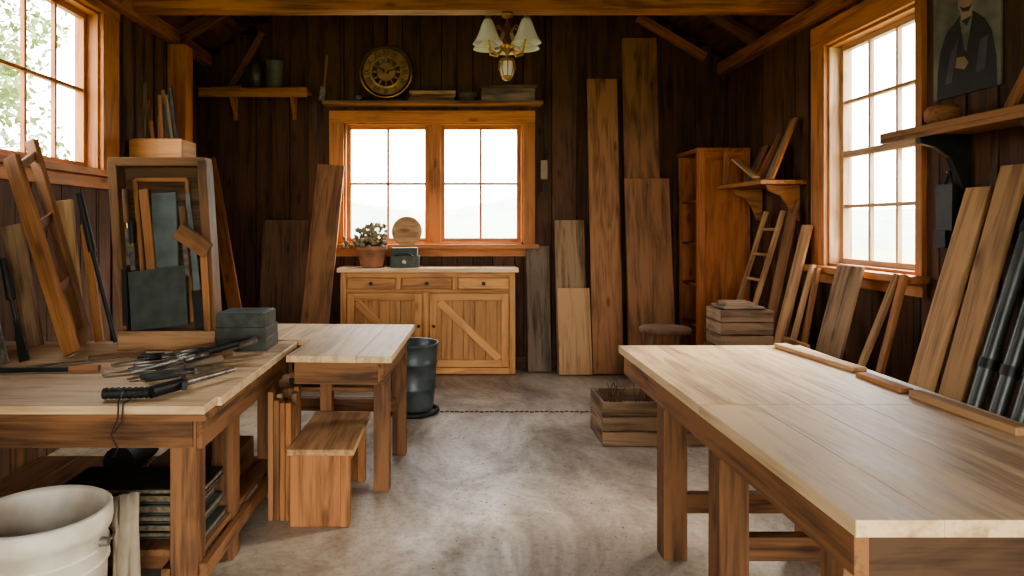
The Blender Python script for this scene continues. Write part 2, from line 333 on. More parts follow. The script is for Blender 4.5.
m=M(); m.cyl((-1.7,3.45,.30),(-1.7,3.75,.30),.08,.08,K_black,20); m.build('dark_canister')
m=M(); z=.526
for i in range(3): m.box((-1.0+U(-.02,.02),4.18,z),(-.6+U(-.02,.02),4.4,z+.035),[K_boxg,W_cab,K_slate][i]); z+=.036
m.build('stack_of_books')
# bucket
m=M(); bc=(-1.34,2.2,0); kz=1.035
pr=[(.001,0),(.172,0),(.182,.02),(.196,.3),(.2,.49),(.21,.495),(.215,.52),(.213,.56),(.203,.566),(.196,.55),(.19,.5),(.178,.1),(.16,.03),(.001,.03)]
m.lathe([(r,z*kz) for r,z in pr],bc,K_cream,48)
for z in(.41,.46): m.lathe([(.194,z-.007),(.206,z),(.194,z+.007)],bc,K_cream,48)
m.lathe([(.001,.32),(.184,.32)],bc,K_soil,32)
for s in(-1,1): m.cyl((bc[0]+s*.197,bc[1],.48),(bc[0]+s*.224,bc[1],.48),.016,.014,K_steel,14)
m.tube([(bc[0]+.218*math.cos(a),bc[1]+.218*math.sin(a),.48-.03*math.sin(a)) for a in [math.pi*i/16 for i in range(17)]],.004,K_steel)
m.build('bucket',.0)
m=M(); vs=[];fs=[]
for j in range(13):
    for i in range(9):
        z=.50*(1-j/12)+.012; x=-1.245+.07*(i/8)+.008*math.sin(i*1.7)+.02*j/12; y=2.47+.06*(i/8)+.015*math.sin(i*2.2+j*.3); vs.append((x,y-.05*j/12,z))
for j in range(12):
    for i in range(8): fs.append((j*9+i,j*9+i+1,j*9+i+10,j*9+i+9))
m.add(vs,fs,K_rag,None,1,True)
o=m.build('canvas_rag',0); sd=o.modifiers.new('s','SOLIDIFY'); sd.thickness=.008
m=M()
m.lathe([(.001,0),(.16,0),(.165,.02),(.18,.16),(.188,.17),(.188,.185),(.183,.195),(.192,.36),(.2,.37),(.2,.385),(.194,.395),(.2,.51),(.21,.52),(.207,.535),(.195,.53),(.185,.4),(.16,.04),(.001,.04)],(-.34,5.48,.03),K_green,36)
m.tube([(-.34+.2*math.cos(a),5.48+.2*math.sin(a),.02) for a in [2*math.pi*i/24 for i in range(25)]],.018,K_iron)
m.build('metal_tub',0)
# ---------------------------------------------------------------- cabinet
cx0,cx1,cy0,cy1=-1.14,.6,6.78,7.165
m=M()
m.box((cx0,cy0+.03,.05),(cx1,cy1,1.03),W_cab); m.box((cx0-.03,cy0-.03,1.03),(cx1+.03,cy1,1.072),W_top)
m.box((cx0+.02,cy0+.05,0),(cx1-.02,cy1,.05),W_leg)
def fr(a,b,z0,z1,d=.0): m.box((a,cy0+.008-d,z0),(b,cy0+.03,z1),W_cab)
for x in(cx0,cx1-.06): fr(x,x+.06,.02,1.03,.004)
fr(cx0+.06,cx1-.06,.02,.08);fr(cx0+.06,cx1-.06,.98,1.03);fr(cx0+.06,cx1-.06,.83,.86)
for a in (-.29,): fr(a-.03,a+.03,.08,.83)
for a in (-.56,.0): fr(a-.025,a+.025,.86,.98)
for a,b in((cx0+.07,-.595),(-.525,-.035),(.035,cx1-.07)):
    m.box((a,cy0-.006,.868),(b,cy0+.028,.972),W_cab); m.cyl(((a+b)/2,cy0-.005,.92),((a+b)/2,cy0-.035,.92),.014,.02,K_iron)
for a,b in((cx0+.07,-.33),(-.25,cx1-.07)):
    z0,z1=.09,.82; n=7
    for i in range(n):
        w=(b-a)/n; m.box((a+i*w+.002,cy0+.006,z0),(a+(i+1)*w-.002,cy0+.028,z1),W_cab,U(.7,.9))
    for q in((a,z0,a+.07,z1),(b-.07,z0,b,z1)): m.box((q[0],cy0-.012,q[1]),(q[2],cy0+.006,q[3]),W_cab)
    for q in((a+.07,z0,b-.07,z0+.07),(a+.07,z1-.07,b-.07,z1)): m.box((q[0],cy0-.011,q[1]),(q[2],cy0+.006,q[3]),W_cab)
    m.beam((a+.09,cy0-.002,z1-.08),(b-.09,cy0-.002,z0+.08),.075,.014,(1,0,0),W_cab,1.1)
m.cyl((-.36,cy0-.012,.5),(-.36,cy0-.045,.5),.01,.016,K_iron); m.cyl((-.21,cy0-.012,.5),(-.21,cy0-.045,.5),.01,.016,K_iron)
m.build('sideboard_cabinet')
m=M(); c=(-.84,6.9,1.073)
m.lathe([(.001,0),(.10,0),(.115,.02),(.145,.17),(.158,.175),(.158,.215),(.145,.215),(.13,.18),(.001,.17)],c,K_terra,28)
for i in range(130):
    a=U(0,6.28); e=U(.05,1.4); l=U(.12,.3); p=V(c)+V((U(-.08,.08),U(-.05,.05),.18)); d=V((math.cos(a)*math.cos(e),math.sin(a)*math.cos(e)*.5,math.sin(e)*.9))
    q=p+d*l; q.y=min(q.y,6.99); q.x=min(q.x,-.70)
    m.tube([p,(p+q)/2+V((0,0,.02)),q],.003,K_twig,4); m.ball(q,U(.015,.03),K_dry,1,.6)
m.build('potted_dried_flowers',0)
m=M(); m.lathe([(.001,.0),(.10,.0),(.15,.022),(.155,.03),(.148,.034),(.10,.014),(.001,.012)],(-.49,6.98,1.43),W_b2,36,axis=(0,-1,.18)); m.build('wooden_plate',0)
m=M(); m.box((-.65,6.84,1.073),(-.36,7.04,1.19),K_boxg); m.box((-.64,6.86,1.19),(-.38,7.03,1.27),K_slate); m.tube([(-.6,6.83,1.19),(-.56,6.81,1.215),(-.46,6.81,1.215),(-.42,6.83,1.19)],.006,K_iron); m.cyl((-.51,6.84,1.13),(-.51,6.82,1.13),.02,.02,K_steel,14); m.build('tin_boxes')
def clock():
    c=V((-.72,7.14,3.10)); r=.285; m=M()
    m.lathe([(.001,-.04),(r,-.04),(r,.0),(r*.97,.02),(r*.9,.025),(r*.86,.008),(.001,.006)],c,K_clockdark,48,axis=(0,-1,0))
    m.lathe([(r*.93,.0245),(r*.96,.024),(r*.985,.012)],c,K_brass,48,axis=(0,-1,0))
    m.lathe([(r*.56,.0085),(r*.84,.0085)],c,K_gold,48,axis=(0,-1,0))
    m.lathe([(.001,.0095),(r*.34,.0095)],c,K_gold,40,axis=(0,-1,0))
    m.lathe([(r*.52,.01),(r*.55,.013),(r*.58,.01)],c,K_brass,40,axis=(0,-1,0))
    for i in range(12):
        a=i*math.pi/6; d=V((math.sin(a),0,math.cos(a))); m.beam(c+d*r*.36+V((0,-.011,0)),c+d*r*.54+V((0,-.011,0)),.02,.004,(d.z,0,-d.x),K_gold)
    for a,l,w in((math.radians(300),.5,.022),(math.radians(75),.74,.014)):
        d=V((math.sin(a),0,math.cos(a))); m.beam(c-d*.03+V((0,-.02,0)),c+d*r*l+V((0,-.02,0)),w,.004,(d.z,0,-d.x),K_iron,1,.3)
    m.cyl(c+V((0,-.008,0)),c+V((0,-.028,0)),.018,.014,K_brass)
    ob=m.build('wall_clock',0)
    for i,t in enumerate(['XII','I','II','III','IV','V','VI','VII','VIII','IX','X','XI']):
        a=i*math.pi/6; cu=bpy.data.curves.new('n','FONT'); cu.body=t; cu.size=.085; cu.extrude=.002; cu.align_x='CENTER'; cu.align_y='CENTER'
        to=bpy.data.objects.new('n',cu); bpy.context.collection.objects.link(to)
        bpy.context.view_layer.update(); me=bpy.data.meshes.new_from_object(to); bpy.data.objects.remove(to)
        me.materials.clear(); me.materials.append(K_clockdark)
        no=bpy.data.objects.new('numeral_%d'%(i if i else 12),me); bpy.context.collection.objects.link(no)
        no.matrix_world=Matrix.Translation(c+V((math.sin(a)*r*.7,-.0115,math.cos(a)*r*.7)))@Matrix.Rotation(a,4,'Y')@Matrix.Rotation(math.pi/2,4,'X')@Matrix.Scale(.75,4,(1,0,0))
        bpy.context.view_layer.update(); no.parent=ob; no.matrix_parent_inverse=ob.matrix_world.inverted()
clock()
m=M()
for i in range(3): m.box((-.46+U(-.02,.02),7.0,2.776+i*.035),(-.02+U(-.03,.03),7.15,2.776+i*.035+.033),[W_b3,W_old,W_b2][i])
m.build('stacked_wood_samples')
m=M(); m.box((.27,7.0,2.776),(.82,7.16,2.9),W_gray,1.15); m.box((.25,6.99,2.9),(.84,7.17,2.94),W_b3); m.build('wooden_chest')
m=M(); m.lathe([(.001,0),(.06,0),(.10,.06),(.105,.09),(.095,.09),(.05,.02),(.001,.015)],(.125,7.07,2.776),K_soil,24); m.build('small_bowl',0)
m=M(); m.lathe([(.001,0),(.05,0),(.05,.06),(.04,.08),(.001,.09)],(-1.0,7.07,2.776),K_bottle,20); m.build('ink_jar',0)
m=M(); m.box((-2.6,6.92,2.86),(-1.5,7.18,2.895),W_b4); m.box((-2.6,6.92,2.80),(-1.5,6.945,2.858),W_b4)
for x in(-2.3,-1.68): m.beam((x,7.0,2.858),(x,7.165,2.66),.04,.04,(1,0,0),W_b4); m.box((x-.02,7.145,2.6),(x+.02,7.185,2.858),W_b4)
m.build('wall_shelf')
m=M(); m.lathe([(.001,0),(.085,0),(.085,.26),(.09,.27),(.09,.29),(.082,.295),(.001,.29)],(-1.86,7.05,2.896),K_pcan,24); m.tube([(-1.945,7.05,3.15),(-1.86,6.965,3.11),(-1.775,7.05,3.15)],.004,K_steel); m.build('paint_can',0)
m=M(); m.lathe([(.001,0),(.07,0),(.07,.2),(.06,.24),(.04,.26),(.04,.3),(.001,.3)],(-2.06,7.05,2.896),K_bottle,24); m.build('glass_jar',0)
m=M(); m.beam((-2.5,7.05,2.911),(-2.18,7.05,2.911),.12,.03,(0,1,0),W_gray); m.beam((-1.72,7.04,2.91),(-1.54,7.04,2.91),.1,.028,(0,1,0),W_b3); m.build('wood_scraps')
m=M(); m.beam((-1.38,7.16,2.82),(-1.34,7.16,3.28),.03,.012,(1,0,0),W_b1); m.beam((-1.4,7.155,2.8),(-1.38,7.155,2.95),.06,.01,(1,0,0),K_steel); m.build('hanging_wood_scraper')
m=M(); m.box((.9,7.15,1.98),(.97,7.184,2.18),K_white); m.box((.91,7.148,1.85),(.96,7.184,1.96),K_iron); m.tube([(.935,7.165,2.18),(.935,7.165,2.6),(.95,7.165,3.2),(.95,7.165,3.8)],.008,K_iron); m.build('light_switch')
# ---------------------------------------------------------------- boards
def board(name,foot,top,w,t,wd,mat,tone=None):
    m=M(); m.beam(foot,top,w,t,wd,mat,tone); return m.build(name)
EX=(1,0,0);EY=(0,1,0)
N_='leaning_board'
board(N_,(.86,6.93,.012),(.86,7.13,1.28),.24,.025,EX,W_gray)
board(N_,(1.19,6.9,.012),(1.19,7.12,1.55),.31,.025,EX,W_old)
board(N_,(1.20,6.78,.012),(1.20,6.93,.86),.33,.025,EX,W_b2,.95)
board(N_,(1.53,6.82,.012),(1.53,7.12,3.02),.31,.03,EX,W_b1,1.1)
board(N_,(1.92,6.85,.012),(1.92,7.13,3.45),.36,.03,EX,W_b1,.9)
board(N_,(1.94,6.66,.012),(1.94,6.92,1.97),.45,.03,EX,W_b1,.95)
board(N_,(-1.76,6.86,.012),(-1.76,7.11,1.55),.47,.025,EX,W_b3)
board(N_,(-1.42,6.66,.012),(-1.28,7.05,2.12),.28,.03,EX,W_b1)
board(N_,(-1.98,6.5,.012),(-2.5,6.95,2.18),.13,.035,EX,W_b4)
m=M(); x0,x1,y0,y1,zt=2.34,2.83,6.55,7.15,2.2
m.box((x0,y0,.06),(x1,y0+.03,zt),W_ward,1);m.box((x0,y1-.03,.06),(x1,y1,zt),W_ward);m.box((x1-.03,y0,.06),(x1,y1,zt),W_ward)
m.box((x0-.02,y0-.02,zt),(x1+.0,y1+.0,zt+.04),W_ward); m.box((x0,y0+.03,0),(x1,y1,.1),W_ward)
for z in(.5,.9,1.3,1.72): m.box((x0+.03,y0+.03,z),(x1-.03,y1-.03,z+.025),W_ward)
for y in(y0+.0,y1-.06): m.box((x0-.01,y,.06),(x0+.02,y+.06,zt),W_ward)
for x in (x0,x1-.06): m.box((x,y0-.012,.06),(x+.06,y0,zt),W_ward)
m.box((x0+.06,y0-.012,zt-.08),(x1-.06,y0,zt),W_ward)
m.build('wardrobe')
m=M(); c=V((1.68,5.46,0)); m.lathe([(.001,.64),(.19,.64),(.2,.65),(.2,.675),(.19,.685),(.001,.685)],c,W_b3,32)
for i in range(4):
    a=i*math.pi/2+.5; m.cyl(c+V((.21*math.cos(a),.21*math.sin(a),0)),c+V((.13*math.cos(a),.13*math.sin(a),.642)),.018,.022,W_b3,12)
m.tube([c+V((.175*math.cos(a),.175*math.sin(a),.27)) for a in [2*math.pi*i/24 for i in range(25)]],.008,K_iron)
m.build('round_stool',0)
def crate(m,x0,x1,y0,y1,z0,z1,n,mat=W_old,t=.018):
    h=(z1-z0)/n
    for i in range(n):
        a=z0+i*h+.004;b=z0+(i+1)*h-.004
        m.box((x0,y0,a),(x1,y0+t,b),mat);m.box((x0,y1-t,a),(x1,y1,b),mat);m.box((x0,y0+t,a),(x0+t,y1-t,b),mat);m.box((x1-t,y0+t,a),(x1,y1-t,b),mat)
    m.box((x0+t,y0+t,z0),(x1-t,y1-t,z0+t),mat)
    for x in(x0+t,x1-t-.03):
        for y in(y0+t,y1-t-.03): m.box((x,y,z0+.001),(x+.03,y+.03,z1-.006),mat)
m=M(); crate(m,1.93,2.33,4.95,5.3,0,.6,4); crate(m,1.94,2.32,4.97,5.28,.602,.88,3); m.build('stacked_crates')
m=M(); m.box((1.97,5.0,.882),(2.27,5.25,.90),W_gray); m.box((2.0,5.03,.901),(2.2,5.2,.93),W_old); m.build('plank_lid')
m=M(); crate(m,1.0,1.72,4.62,5.05,0,.3,3,W_old,.02)
for i in range(60):
    x=U(1.05,1.65);y=U(4.67,5.0); m.tube([(x,y,.03),(x+U(-.02,.02),y,.2),(min(max(x+U(-.1,.1),1.04),1.68),min(max(y+U(-.08,.08),4.66),5.01),U(.3,.43))],.004,K_twig,4)
m.build('crate_of_twigs')
m=M(); m.box((2.46,5.5,1.83),(2.835,6.4,1.865),W_b4)
for y in(5.6,6.28):
    m.prism([(2.83,y,1.829),(2.55,y,1.829),(2.58,y,1.78),(2.68,y,1.74),(2.74,y,1.66),(2.78,y,1.55),(2.83,y,1.53)],(0,.035,0),W_b4)
m.build('wall_shelf')
m=M()
for i in range(7):
    y=5.6+i*.1; h=U(.25,.55); m.beam((2.62+U(-.03,.03),y,1.875),(2.8,y+U(-.06,.06),1.868+h),U(.05,.1),.02,EY,random.choice([W_b2,W_b1,W_b4,W_gray]))
m.build('propped_offcuts')
m=M(); m.beam((2.52,5.72,1.9),(2.56,6.25,2.1),.06,.02,EX,W_b2); m.beam((2.5,6.3,1.868),(2.52,6.33,2.18),.05,.02,EX,W_b4); m.build('wood_scraps')
m=M()
for y in(5.8,6.12): m.beam((2.3,y,.012),(2.79,y,1.62),.05,.03,EY,W_b2)
for i in range(7):
    k=(i+.7)/7.4; m.cyl((2.3+.49*k,5.8,.012+1.6*k),(2.3+.49*k,6.12,.012+1.6*k),.014,.014,W_b2,10)
m.build('ladder',.002)
board(N_,(2.45,5.62,.012),(2.8,5.62,1.7),.13,.025,EY,W_b1)
board(N_,(2.44,5.42,.012),(2.8,5.42,1.5),.14,.025,EY,W_b2)
board(N_,(2.38,4.64,.012),(2.69,4.64,1.22),.3,.022,EY,W_old,1.2)
m=M(); m.beam((2.38,5.13,.02),(2.70,5.15,1.2),.045,.03,EY,W_b2,1.1); m.beam((2.38,4.88,.02),(2.70,5.08,1.18),.045,.03,EY,W_b4); m.box((2.5,4.86,.6),(2.53,5.2,.65),W_b2); m.build('leaning_trestle')
m=M(); m.beam((2.32,4.3,.02),(2.70,4.16,1.2),.045,.03,EY,W_b2); m.beam((2.32,3.98,.02),(2.70,4.1,1.2),.045,.03,EY,W_b4); m.box((2.47,3.95,.58),(2.5,4.35,.63),W_b2); m.build('leaning_trestle')
board(N_,(2.3,3.64,.012),(2.8,3.64,1.70),.17,.03,EY,W_b2,.9)
board(N_,(2.32,3.42,.012),(2.81,3.42,1.80),.16,.03,EY,W_b2,.75)
board(N_,(2.30,2.78,.012),(2.8,2.78,1.75),.2,.03,EY,W_b1)
for y,h in((3.25,1.62),(3.12,1.6),(2.99,1.64)):
    m=M(); p0=V((2.28,y,.012));p1=V((2.78,y,h)); m.cyl(p0,p1,.034,.034,K_pipe,20)
    d=(p1-p0).normalized(); 
    for k in(.35,.5,.9): q=p0+(p1-p0)*k; m.cyl(q,q+d*.05,.04,.04,K_iron,20)
    m.build('iron_pipe',.0)
m=M(); m.box((2.5,2.7,2.0),(2.84,4.02,2.035),W_b1); m.box((2.5,2.7,1.975),(2.53,4.02,2.0),W_b1)
for y in(3.75,3.05):
    m.prism([(2.84,y,1.999),(2.55,y,1.999),(2.56,y,1.95),(2.64,y,1.93),(2.72,y,1.87),(2.76,y,1.78),(2.79,y,1.7),(2.84,y,1.68)],(0,.04,0),K_iron)
m.build('wall_shelf')
m=M(); m.lathe([(.001,0),(.06,0),(.085,.04),(.09,.08),(.07,.11),(.06,.11),(.075,.08),(.001,.02)],(2.66,3.72,2.036),W_b4,28); m.build('wooden_bowl',0)
m=M(); m.beam((2.6,3.2,2.05),(2.75,3.1,2.5),.06,.02,EY,W_b4); m.build('wooden_batten')
m=M()
m.obox((2.79,3.86,1.56),(.05,.12,.34),V((1,0,0)),V((0,1,0)),V((0,0,1)),K_iron,1,1.15); m.obox((2.77,3.86,1.42),(.07,.10,.1),V((1,0,0)),V((0,1,0)),V((0,0,1)),K_black,1,.9)
m.tube([(2.79,3.83,1.73),(2.8,3.86,1.80),(2.79,3.89,1.73)],.008,K_black); m.cyl((2.845,3.86,1.79),(2.78,3.86,1.80),.006,.006,K_steel)
m.build('hanging_tool_holster')
m=M(); X=2.832
m.box((X,3.54,2.23),(X+.012,4.04,3.02),K_postbg)
def pp(pts,mat,k): m.prism([(X-.0006*k,3.54+.5*(1-u),2.23+.79*v) for u,v in pts],(.0005,0,0),mat,1)
pp([(.06,0),(.95,0),(.94,.2),(.88,.38),(.78,.48),(.66,.54),(.6,.57),(.46,.58),(.36,.53),(.22,.48),(.12,.36),(.07,.2)],K_postdk,1)
pp([(.44,.52),(.6,.53),(.62,.62),(.43,.62)],K_postsk,2)
pp([(.4,.62),(.45,.58),(.54,.565),(.61,.6),(.65,.68),(.65,.77),(.6,.83),(.5,.85),(.42,.82),(.385,.74)],K_postsk,3)
pp([(.37,.70),(.385,.80),(.42,.87),(.52,.91),(.63,.89),(.69,.82),(.69,.70),(.65,.66),(.66,.75),(.6,.8),(.5,.8),(.42,.77),(.4,.72)],K_postdk,4)
pp([(.42,.63),(.47,.58),(.56,.57),(.62,.62),(.57,.60),(.48,.605)],K_postdk,5)
pp([(.45,.715),(.5,.715),(.5,.73),(.45,.73)],K_postdk,5); pp([(.56,.715),(.61,.715),(.61,.73),(.56,.73)],K_postdk,5); pp([(.52,.65),(.55,.65),(.54,.72),(.525,.72)],K_postmd,5)
pp([(.42,.54),(.5,.3),(.53,.3),(.62,.54),(.53,.47)],K_postbg,5)
pp([(.2,.1),(.28,.3),(.42,.42),(.38,.28),(.3,.1)],K_postmd,5); pp([(.66,.12),(.72,.34),(.84,.36),(.8,.14)],K_postmd,5)
pp([(.36,.2),(.5,.17),(.56,.21),(.5,.26),(.38,.27)],K_postsk,6)
m.build('portrait_poster',0)
# ---------------------------------------------------------------- left group
m=M()
bl,brr,tl,tr=V((-1.84,3.80,.84)),V((-1.31,3.80,.84)),V((-1.97,3.93,1.86)),V((-1.42,3.93,1.86))
m.beam(bl+V((.02,0,.0)),tl+V((.02,0,0)),.05,.12,EX,W_case);m.beam(brr-V((.02,0,0)),tr-V((.02,0,0)),.05,.12,EX,W_case)
m.beam(tl,tr,.12,.05,EY,W_case);m.beam(bl+V((0,0,.025)),brr+V((0,0,.025)),.12,.05,EY,W_case)
nb=V((0,.05,0)); m.add([bl+nb,brr+nb,tr+nb,tl+nb,bl+nb+V((0,.012,0)),brr+nb+V((0,.012,0)),tr+nb+V((0,.012,0)),tl+nb+V((0,.012,0))],[(0,1,2,3),(7,6,5,4),(0,4,5,1),(1,5,6,2),(2,6,7,3),(3,7,4,0)],W_b3,None,.9)
a0=bl+V((.13,.0,.12)); a1=tl+V((.13,.0,-.1)); c0=brr+V((-.15,0,.12)); c1=tr+V((-.12,0,-.1))
m.beam(a0,a1,.025,.03,EX,W_b4,1.); m.beam(a1,c1,.03,.025,EY,W_b4,1.); m.beam(c0,c1,.022,.03,EX,W_b4)
m.build('tool_display_case')
m=M(); m.box((-1.8,3.64,.832),(-1.28,3.68,.93),W_b2,.9); m.build('timber_rail')
board('slate_board',(-1.60,3.705,.94),(-1.64,3.745,1.26),.31,.012,EX,K_slate)
board('window_pane_sample',(-1.60,3.79,1.16),(-1.64,3.845,1.68),.14,.01,EX,K_slate2)
board('wooden_lath',(-1.67,3.765,1.22),(-1.745,3.825,1.70),.05,.015,EX,W_b4)
m=M(); m.beam((-1.385,3.72,.935),(-1.50,3.83,1.68),.045,.006,EX,K_slate2,1,.5); m.beam((-1.385,3.72,.935),(-1.42,3.75,1.14),.05,.022,EX,K_iron); m.build('hand_saw')
def hang_chisel(p,q,nm):
    m=M(); p=V(p);q=V(q); m.beam(p,p.lerp(q,.5),.026,.006,EX,K_steel); m.cyl(p.lerp(q,.48),p.lerp(q,.54),.008,.014,K_brass,12); m.cyl(p.lerp(q,.54),q,.016,.019,W_b3 if R()<.5 else K_black,12); m.build(nm,0)
hang_chisel((-1.80,3.77,1.28),(-1.85,3.83,1.70),'wood_chisel'); hang_chisel((-1.775,3.765,1.25),(-1.80,3.80,1.52),'wood_chisel'); hang_chisel((-1.47,3.75,1.22),(-1.53,3.83,1.60),'wood_chisel')
m=M(); m.beam((-1.80,3.74,.95),(-1.83,3.78,1.26),.03,.025,EX,K_black); m.build('honing_rod')
m=M(); m.beam((-1.50,3.70,1.47),(-1.33,3.68,1.36),.09,.03,(0,0,1),W_b1); m.beam((-1.335,3.70,.835),(-1.37,3.71,1.38),.035,.015,EX,W_b4); m.build('wooden_mallet')
m=M()
a0,a1,b0,b1=V((-1.93,3.44,.852)),V((-2.34,3.6,1.86)),V((-2.05,3.80,.852)),V((-2.42,3.9,1.98))
m.beam(a0,a1,.09,.035,(1,-.3,0),W_b4,1.);m.beam(b0,b1,.07,.035,(1,-.3,0),W_b1)
m.beam(a0+V((0,0,.045)),b0+V((0,0,.045)),.08,.03,(0,0,1),W_b4)
for k in(.3,.62,.93): m.beam(a0.lerp(a1,k),b0.lerp(b1,k),.05,.02,(0,0,1),W_b1)
m.build('leaning_stretcher_frame')
board(N_,(-2.14,3.86,.835),(-2.24,3.9,1.64),.11,.02,EX,W_b2,.9)
board(N_,(-2.30,3.72,.835),(-2.44,3.76,1.5),.12,.02,EX,W_old)
board(N_,(-2.03,3.90,.835),(-2.13,3.93,1.5),.05,.02,EX,W_b4)
m=M(); m.cyl((-1.91,3.84,.84),(-2.05,3.86,1.35),.012,.012,K_iron); m.cyl((-2.05,3.86,1.35),(-2.13,3.87,1.68),.022,.018,K_black); m.build('long_file')
for i,(x,y) in enumerate(((-2.08,3.30),(-2.14,3.24),(-2.22,3.30),(-2.28,3.2))):
    m=M(); p=V((x,y,.842)); q=V((x-.14,y+.05,.835+.5+.06*(i%4))); m.beam(p,p.lerp(q,.4),.055,.012,EX,K_steel if i%2 else K_iron,1,.5); m.cyl(p.lerp(q,.38),p.lerp(q,.6),.007,.01,K_iron); m.cyl(p.lerp(q,.6),q,.022,.014,W_b3 if i%2 else K_iron); m.build('masonry_trowel' if i==2 else 'wood_gouge')
m=M(); crate(m,-2.6,-2.18,5.45,5.75,1.98,2.19,1,W_cab,.02); m.box((-2.60,5.445,1.98),(-2.18,5.46,2.19),W_cab)
for i in range(11):
    x=-2.56+i*.028; m.beam((x,5.55+.01*i,2.01),(x+U(-.07,.03),5.6+U(-.05,.05),2.35+U(.0,.35)),.028,.02,EX,random.choice([W_b1,K_iron,W_b4,K_iron,W_gray]))
m.build('wooden_toolbox')
m=M(); m.box((-2.64,5.42,1.94),(-2.12,5.8,1.979),W_b1); 
for y in(5.5,5.7): m.beam((-2.625,y,1.6),(-2.2,y,1.94),.03,.04,EY,W_b1)
m.build('wall_shelf')
m=M(); m.box((-1.27,3.62,.832),(-1.0,3.86,.895),K_boxg); m.box((-1.265,3.61,.897),(-1.0,3.85,.955),K_boxg); m.box((-1.26,3.62,.957),(-1.01,3.85,1.03),K_boxg)
for z in(.895,.955): m.box((-1.262,3.625,z),(-1.008,3.845,z+.002),K_paper)
m.box((-1.255,3.635,1.03),(-1.02,3.84,1.036),K_slate2)
m.build('stack_of_tin_cases')
m=M()
def pliers(m,x,y,ang,l,mat=K_steel,hm=K_iron,zz=.834,tilt=0):
    c=V((x,y,zz+.015)); D=V((math.cos(ang),math.sin(ang),tilt)).normalized(); S=V((-D.y,D.x,0)).normalized()
    for s in(-1,1):
        m.tube([c+S*s*.004,c-D*l*.15+S*s*.02,c-D*l*.4+S*s*.035,c-D*l*.62+S*s*.03],.009,mat,8)
        m.tube([c-D*l*.25+S*s*.028,c-D*l*.4+S*s*.035,c-D*l*.63+S*s*.03],.0135,hm,8)
        m.beam(c+S*s*.01,c+D*l*.35+S*s*.006,.022,.018,S,mat,1,.45)
    m.cyl(c-V((0,0,.014)),c+V((0,0,.014)),.02,.02,mat,16)
pliers(m,-1.16,3.46,.6,.34,K_steel,K_steel,.87,.1); pliers(m,-1.26,3.24,.5,.38,K_steel,K_steel); pliers(m,-1.16,3.06,.75,.36,K_steel,K_slate)
pliers(m,-1.38,3.40,.2,.28,K_steel,K_iron); pliers(m,-1.14,3.28,.9,.3,K_iron,K_steel,.89,.12)
for i,(x0,y0,x1,y1,zz) in enumerate(((-1.55,3.0,-1.1,3.37,.872),(-1.5,3.14,-1.08,3.56,.895),(-1.4,2.92,-1.1,3.22,.87),(-1.62,3.22,-1.26,3.58,.87),(-1.35,3.1,-1.02,3.5,.91),(-1.45,3.05,-1.05,3.3,.93))):
    p=V((x0,y0,.84));q=V((x1,y1,zz)); m.beam(p,p.lerp(q,.6),.026,.008,EY,K_steel); m.cyl(p.lerp(q,.58),q,.015,.018,[W_b3,K_iron,W_gray,W_b1,K_steel,K_iron][i],12)
m.build('pile_of_hand_tools',0)
m=M(); p=V((-1.17,2.62,.858));q=V((-.98,3.02,.86))
h=V((-1.34,2.60,.858)); m.cyl(h,p,.02,.02,K_black,14)
for i in range(8): k=h.lerp(p,(i+.3)/8); m.cyl(k,k+(p-h).normalized()*.008,.0225,.0225,K_black,14)
m.cyl(p,p.lerp(q,.35),.024,.024,K_iron,14); m.cyl(p.lerp(q,.35),q,.014,.010,K_steel,12); m.beam(p.lerp(q,.3)+V((.04,-.03,0)),p.lerp(q,.45)+V((-.05,.05,0)),.03,.02,(0,0,1),K_iron)
m.tube([h+V((.05,0,.02)),h+V((.10,-.05,.02)),h+V((.11,-.105,-.005)),h+V((.115,-.12,-.06)),h+V((.09,-.12,-.12)),h+V((.115,-.12,-.17)),h+V((.10,-.12,-.2))],.003,K_black)
m.tube([p+V((0,0,.01)),p+V((-.03,-.06,.0)),p+V((-.05,-.11,-.015)),p+V((-.05,-.12,-.08)),p+V((-.08,-.12,-.12))],.0025,K_black)
m.build('hand_drill',0)
m=M(); m.beam((-1.98,3.16,.842),(-1.78,3.32,.842),.04,.006,(0,1,0),K_steel,1,.8); m.cyl((-1.78,3.32,.85),(-1.58,3.48,.852),.014,.018,W_b3,12); m.build('drawknife',.001)
m=M(); m.cyl((-2.2,3.06,.846),(-1.75,3.10,.846),.012,.012,K_iron,12); m.cyl((-1.75,3.10,.848),(-1.62,3.11,.85),.014,.016,W_b1,12); m.build('sharpening_steel',0)
# ---------------------------------------------------------------- chandelier
c=V((.42,5.5,0)); m=M()
m.tube([c+V((0,0,3.21)),c+V((0,0,3.12))],.006,K_brass)
m.lathe([(.001,3.209),(.05,3.209),(.045,3.18),(.012,3.165)],c,K_brass,20)
m.lathe([(.006,3.14),(.02,3.12),(.035,3.08),(.02,3.04),(.03,3.0),(.055,2.96),(.06,2.93),(.035,2.90),(.015,2.88),(.012,2.85),(.05,2.84),(.06,2.82),(.001,2.815)],c,K_brass,24)
m.lathe([(.048,2.82),(.056,2.76),(.046,2.7),(.028,2.68)],c,K_shade,24)
m.lathe([(.001,2.83),(.06,2.825),(.062,2.815),(.001,2.81)],c,K_brass,24); m.lathe([(.001,2.66),(.02,2.665),(.04,2.68),(.045,2.70),(.001,2.7)],c,K_brass,20)
for i in range(8):
    a=i*math.pi/4; m.tube([c+V((.06*math.cos(a),.06*math.sin(a),2.82)),c+V((.066*math.cos(a),.066*math.sin(a),2.76)),c+V((.04*math.cos(a),.04*math.sin(a),2.69))],.005,K_brass,6)
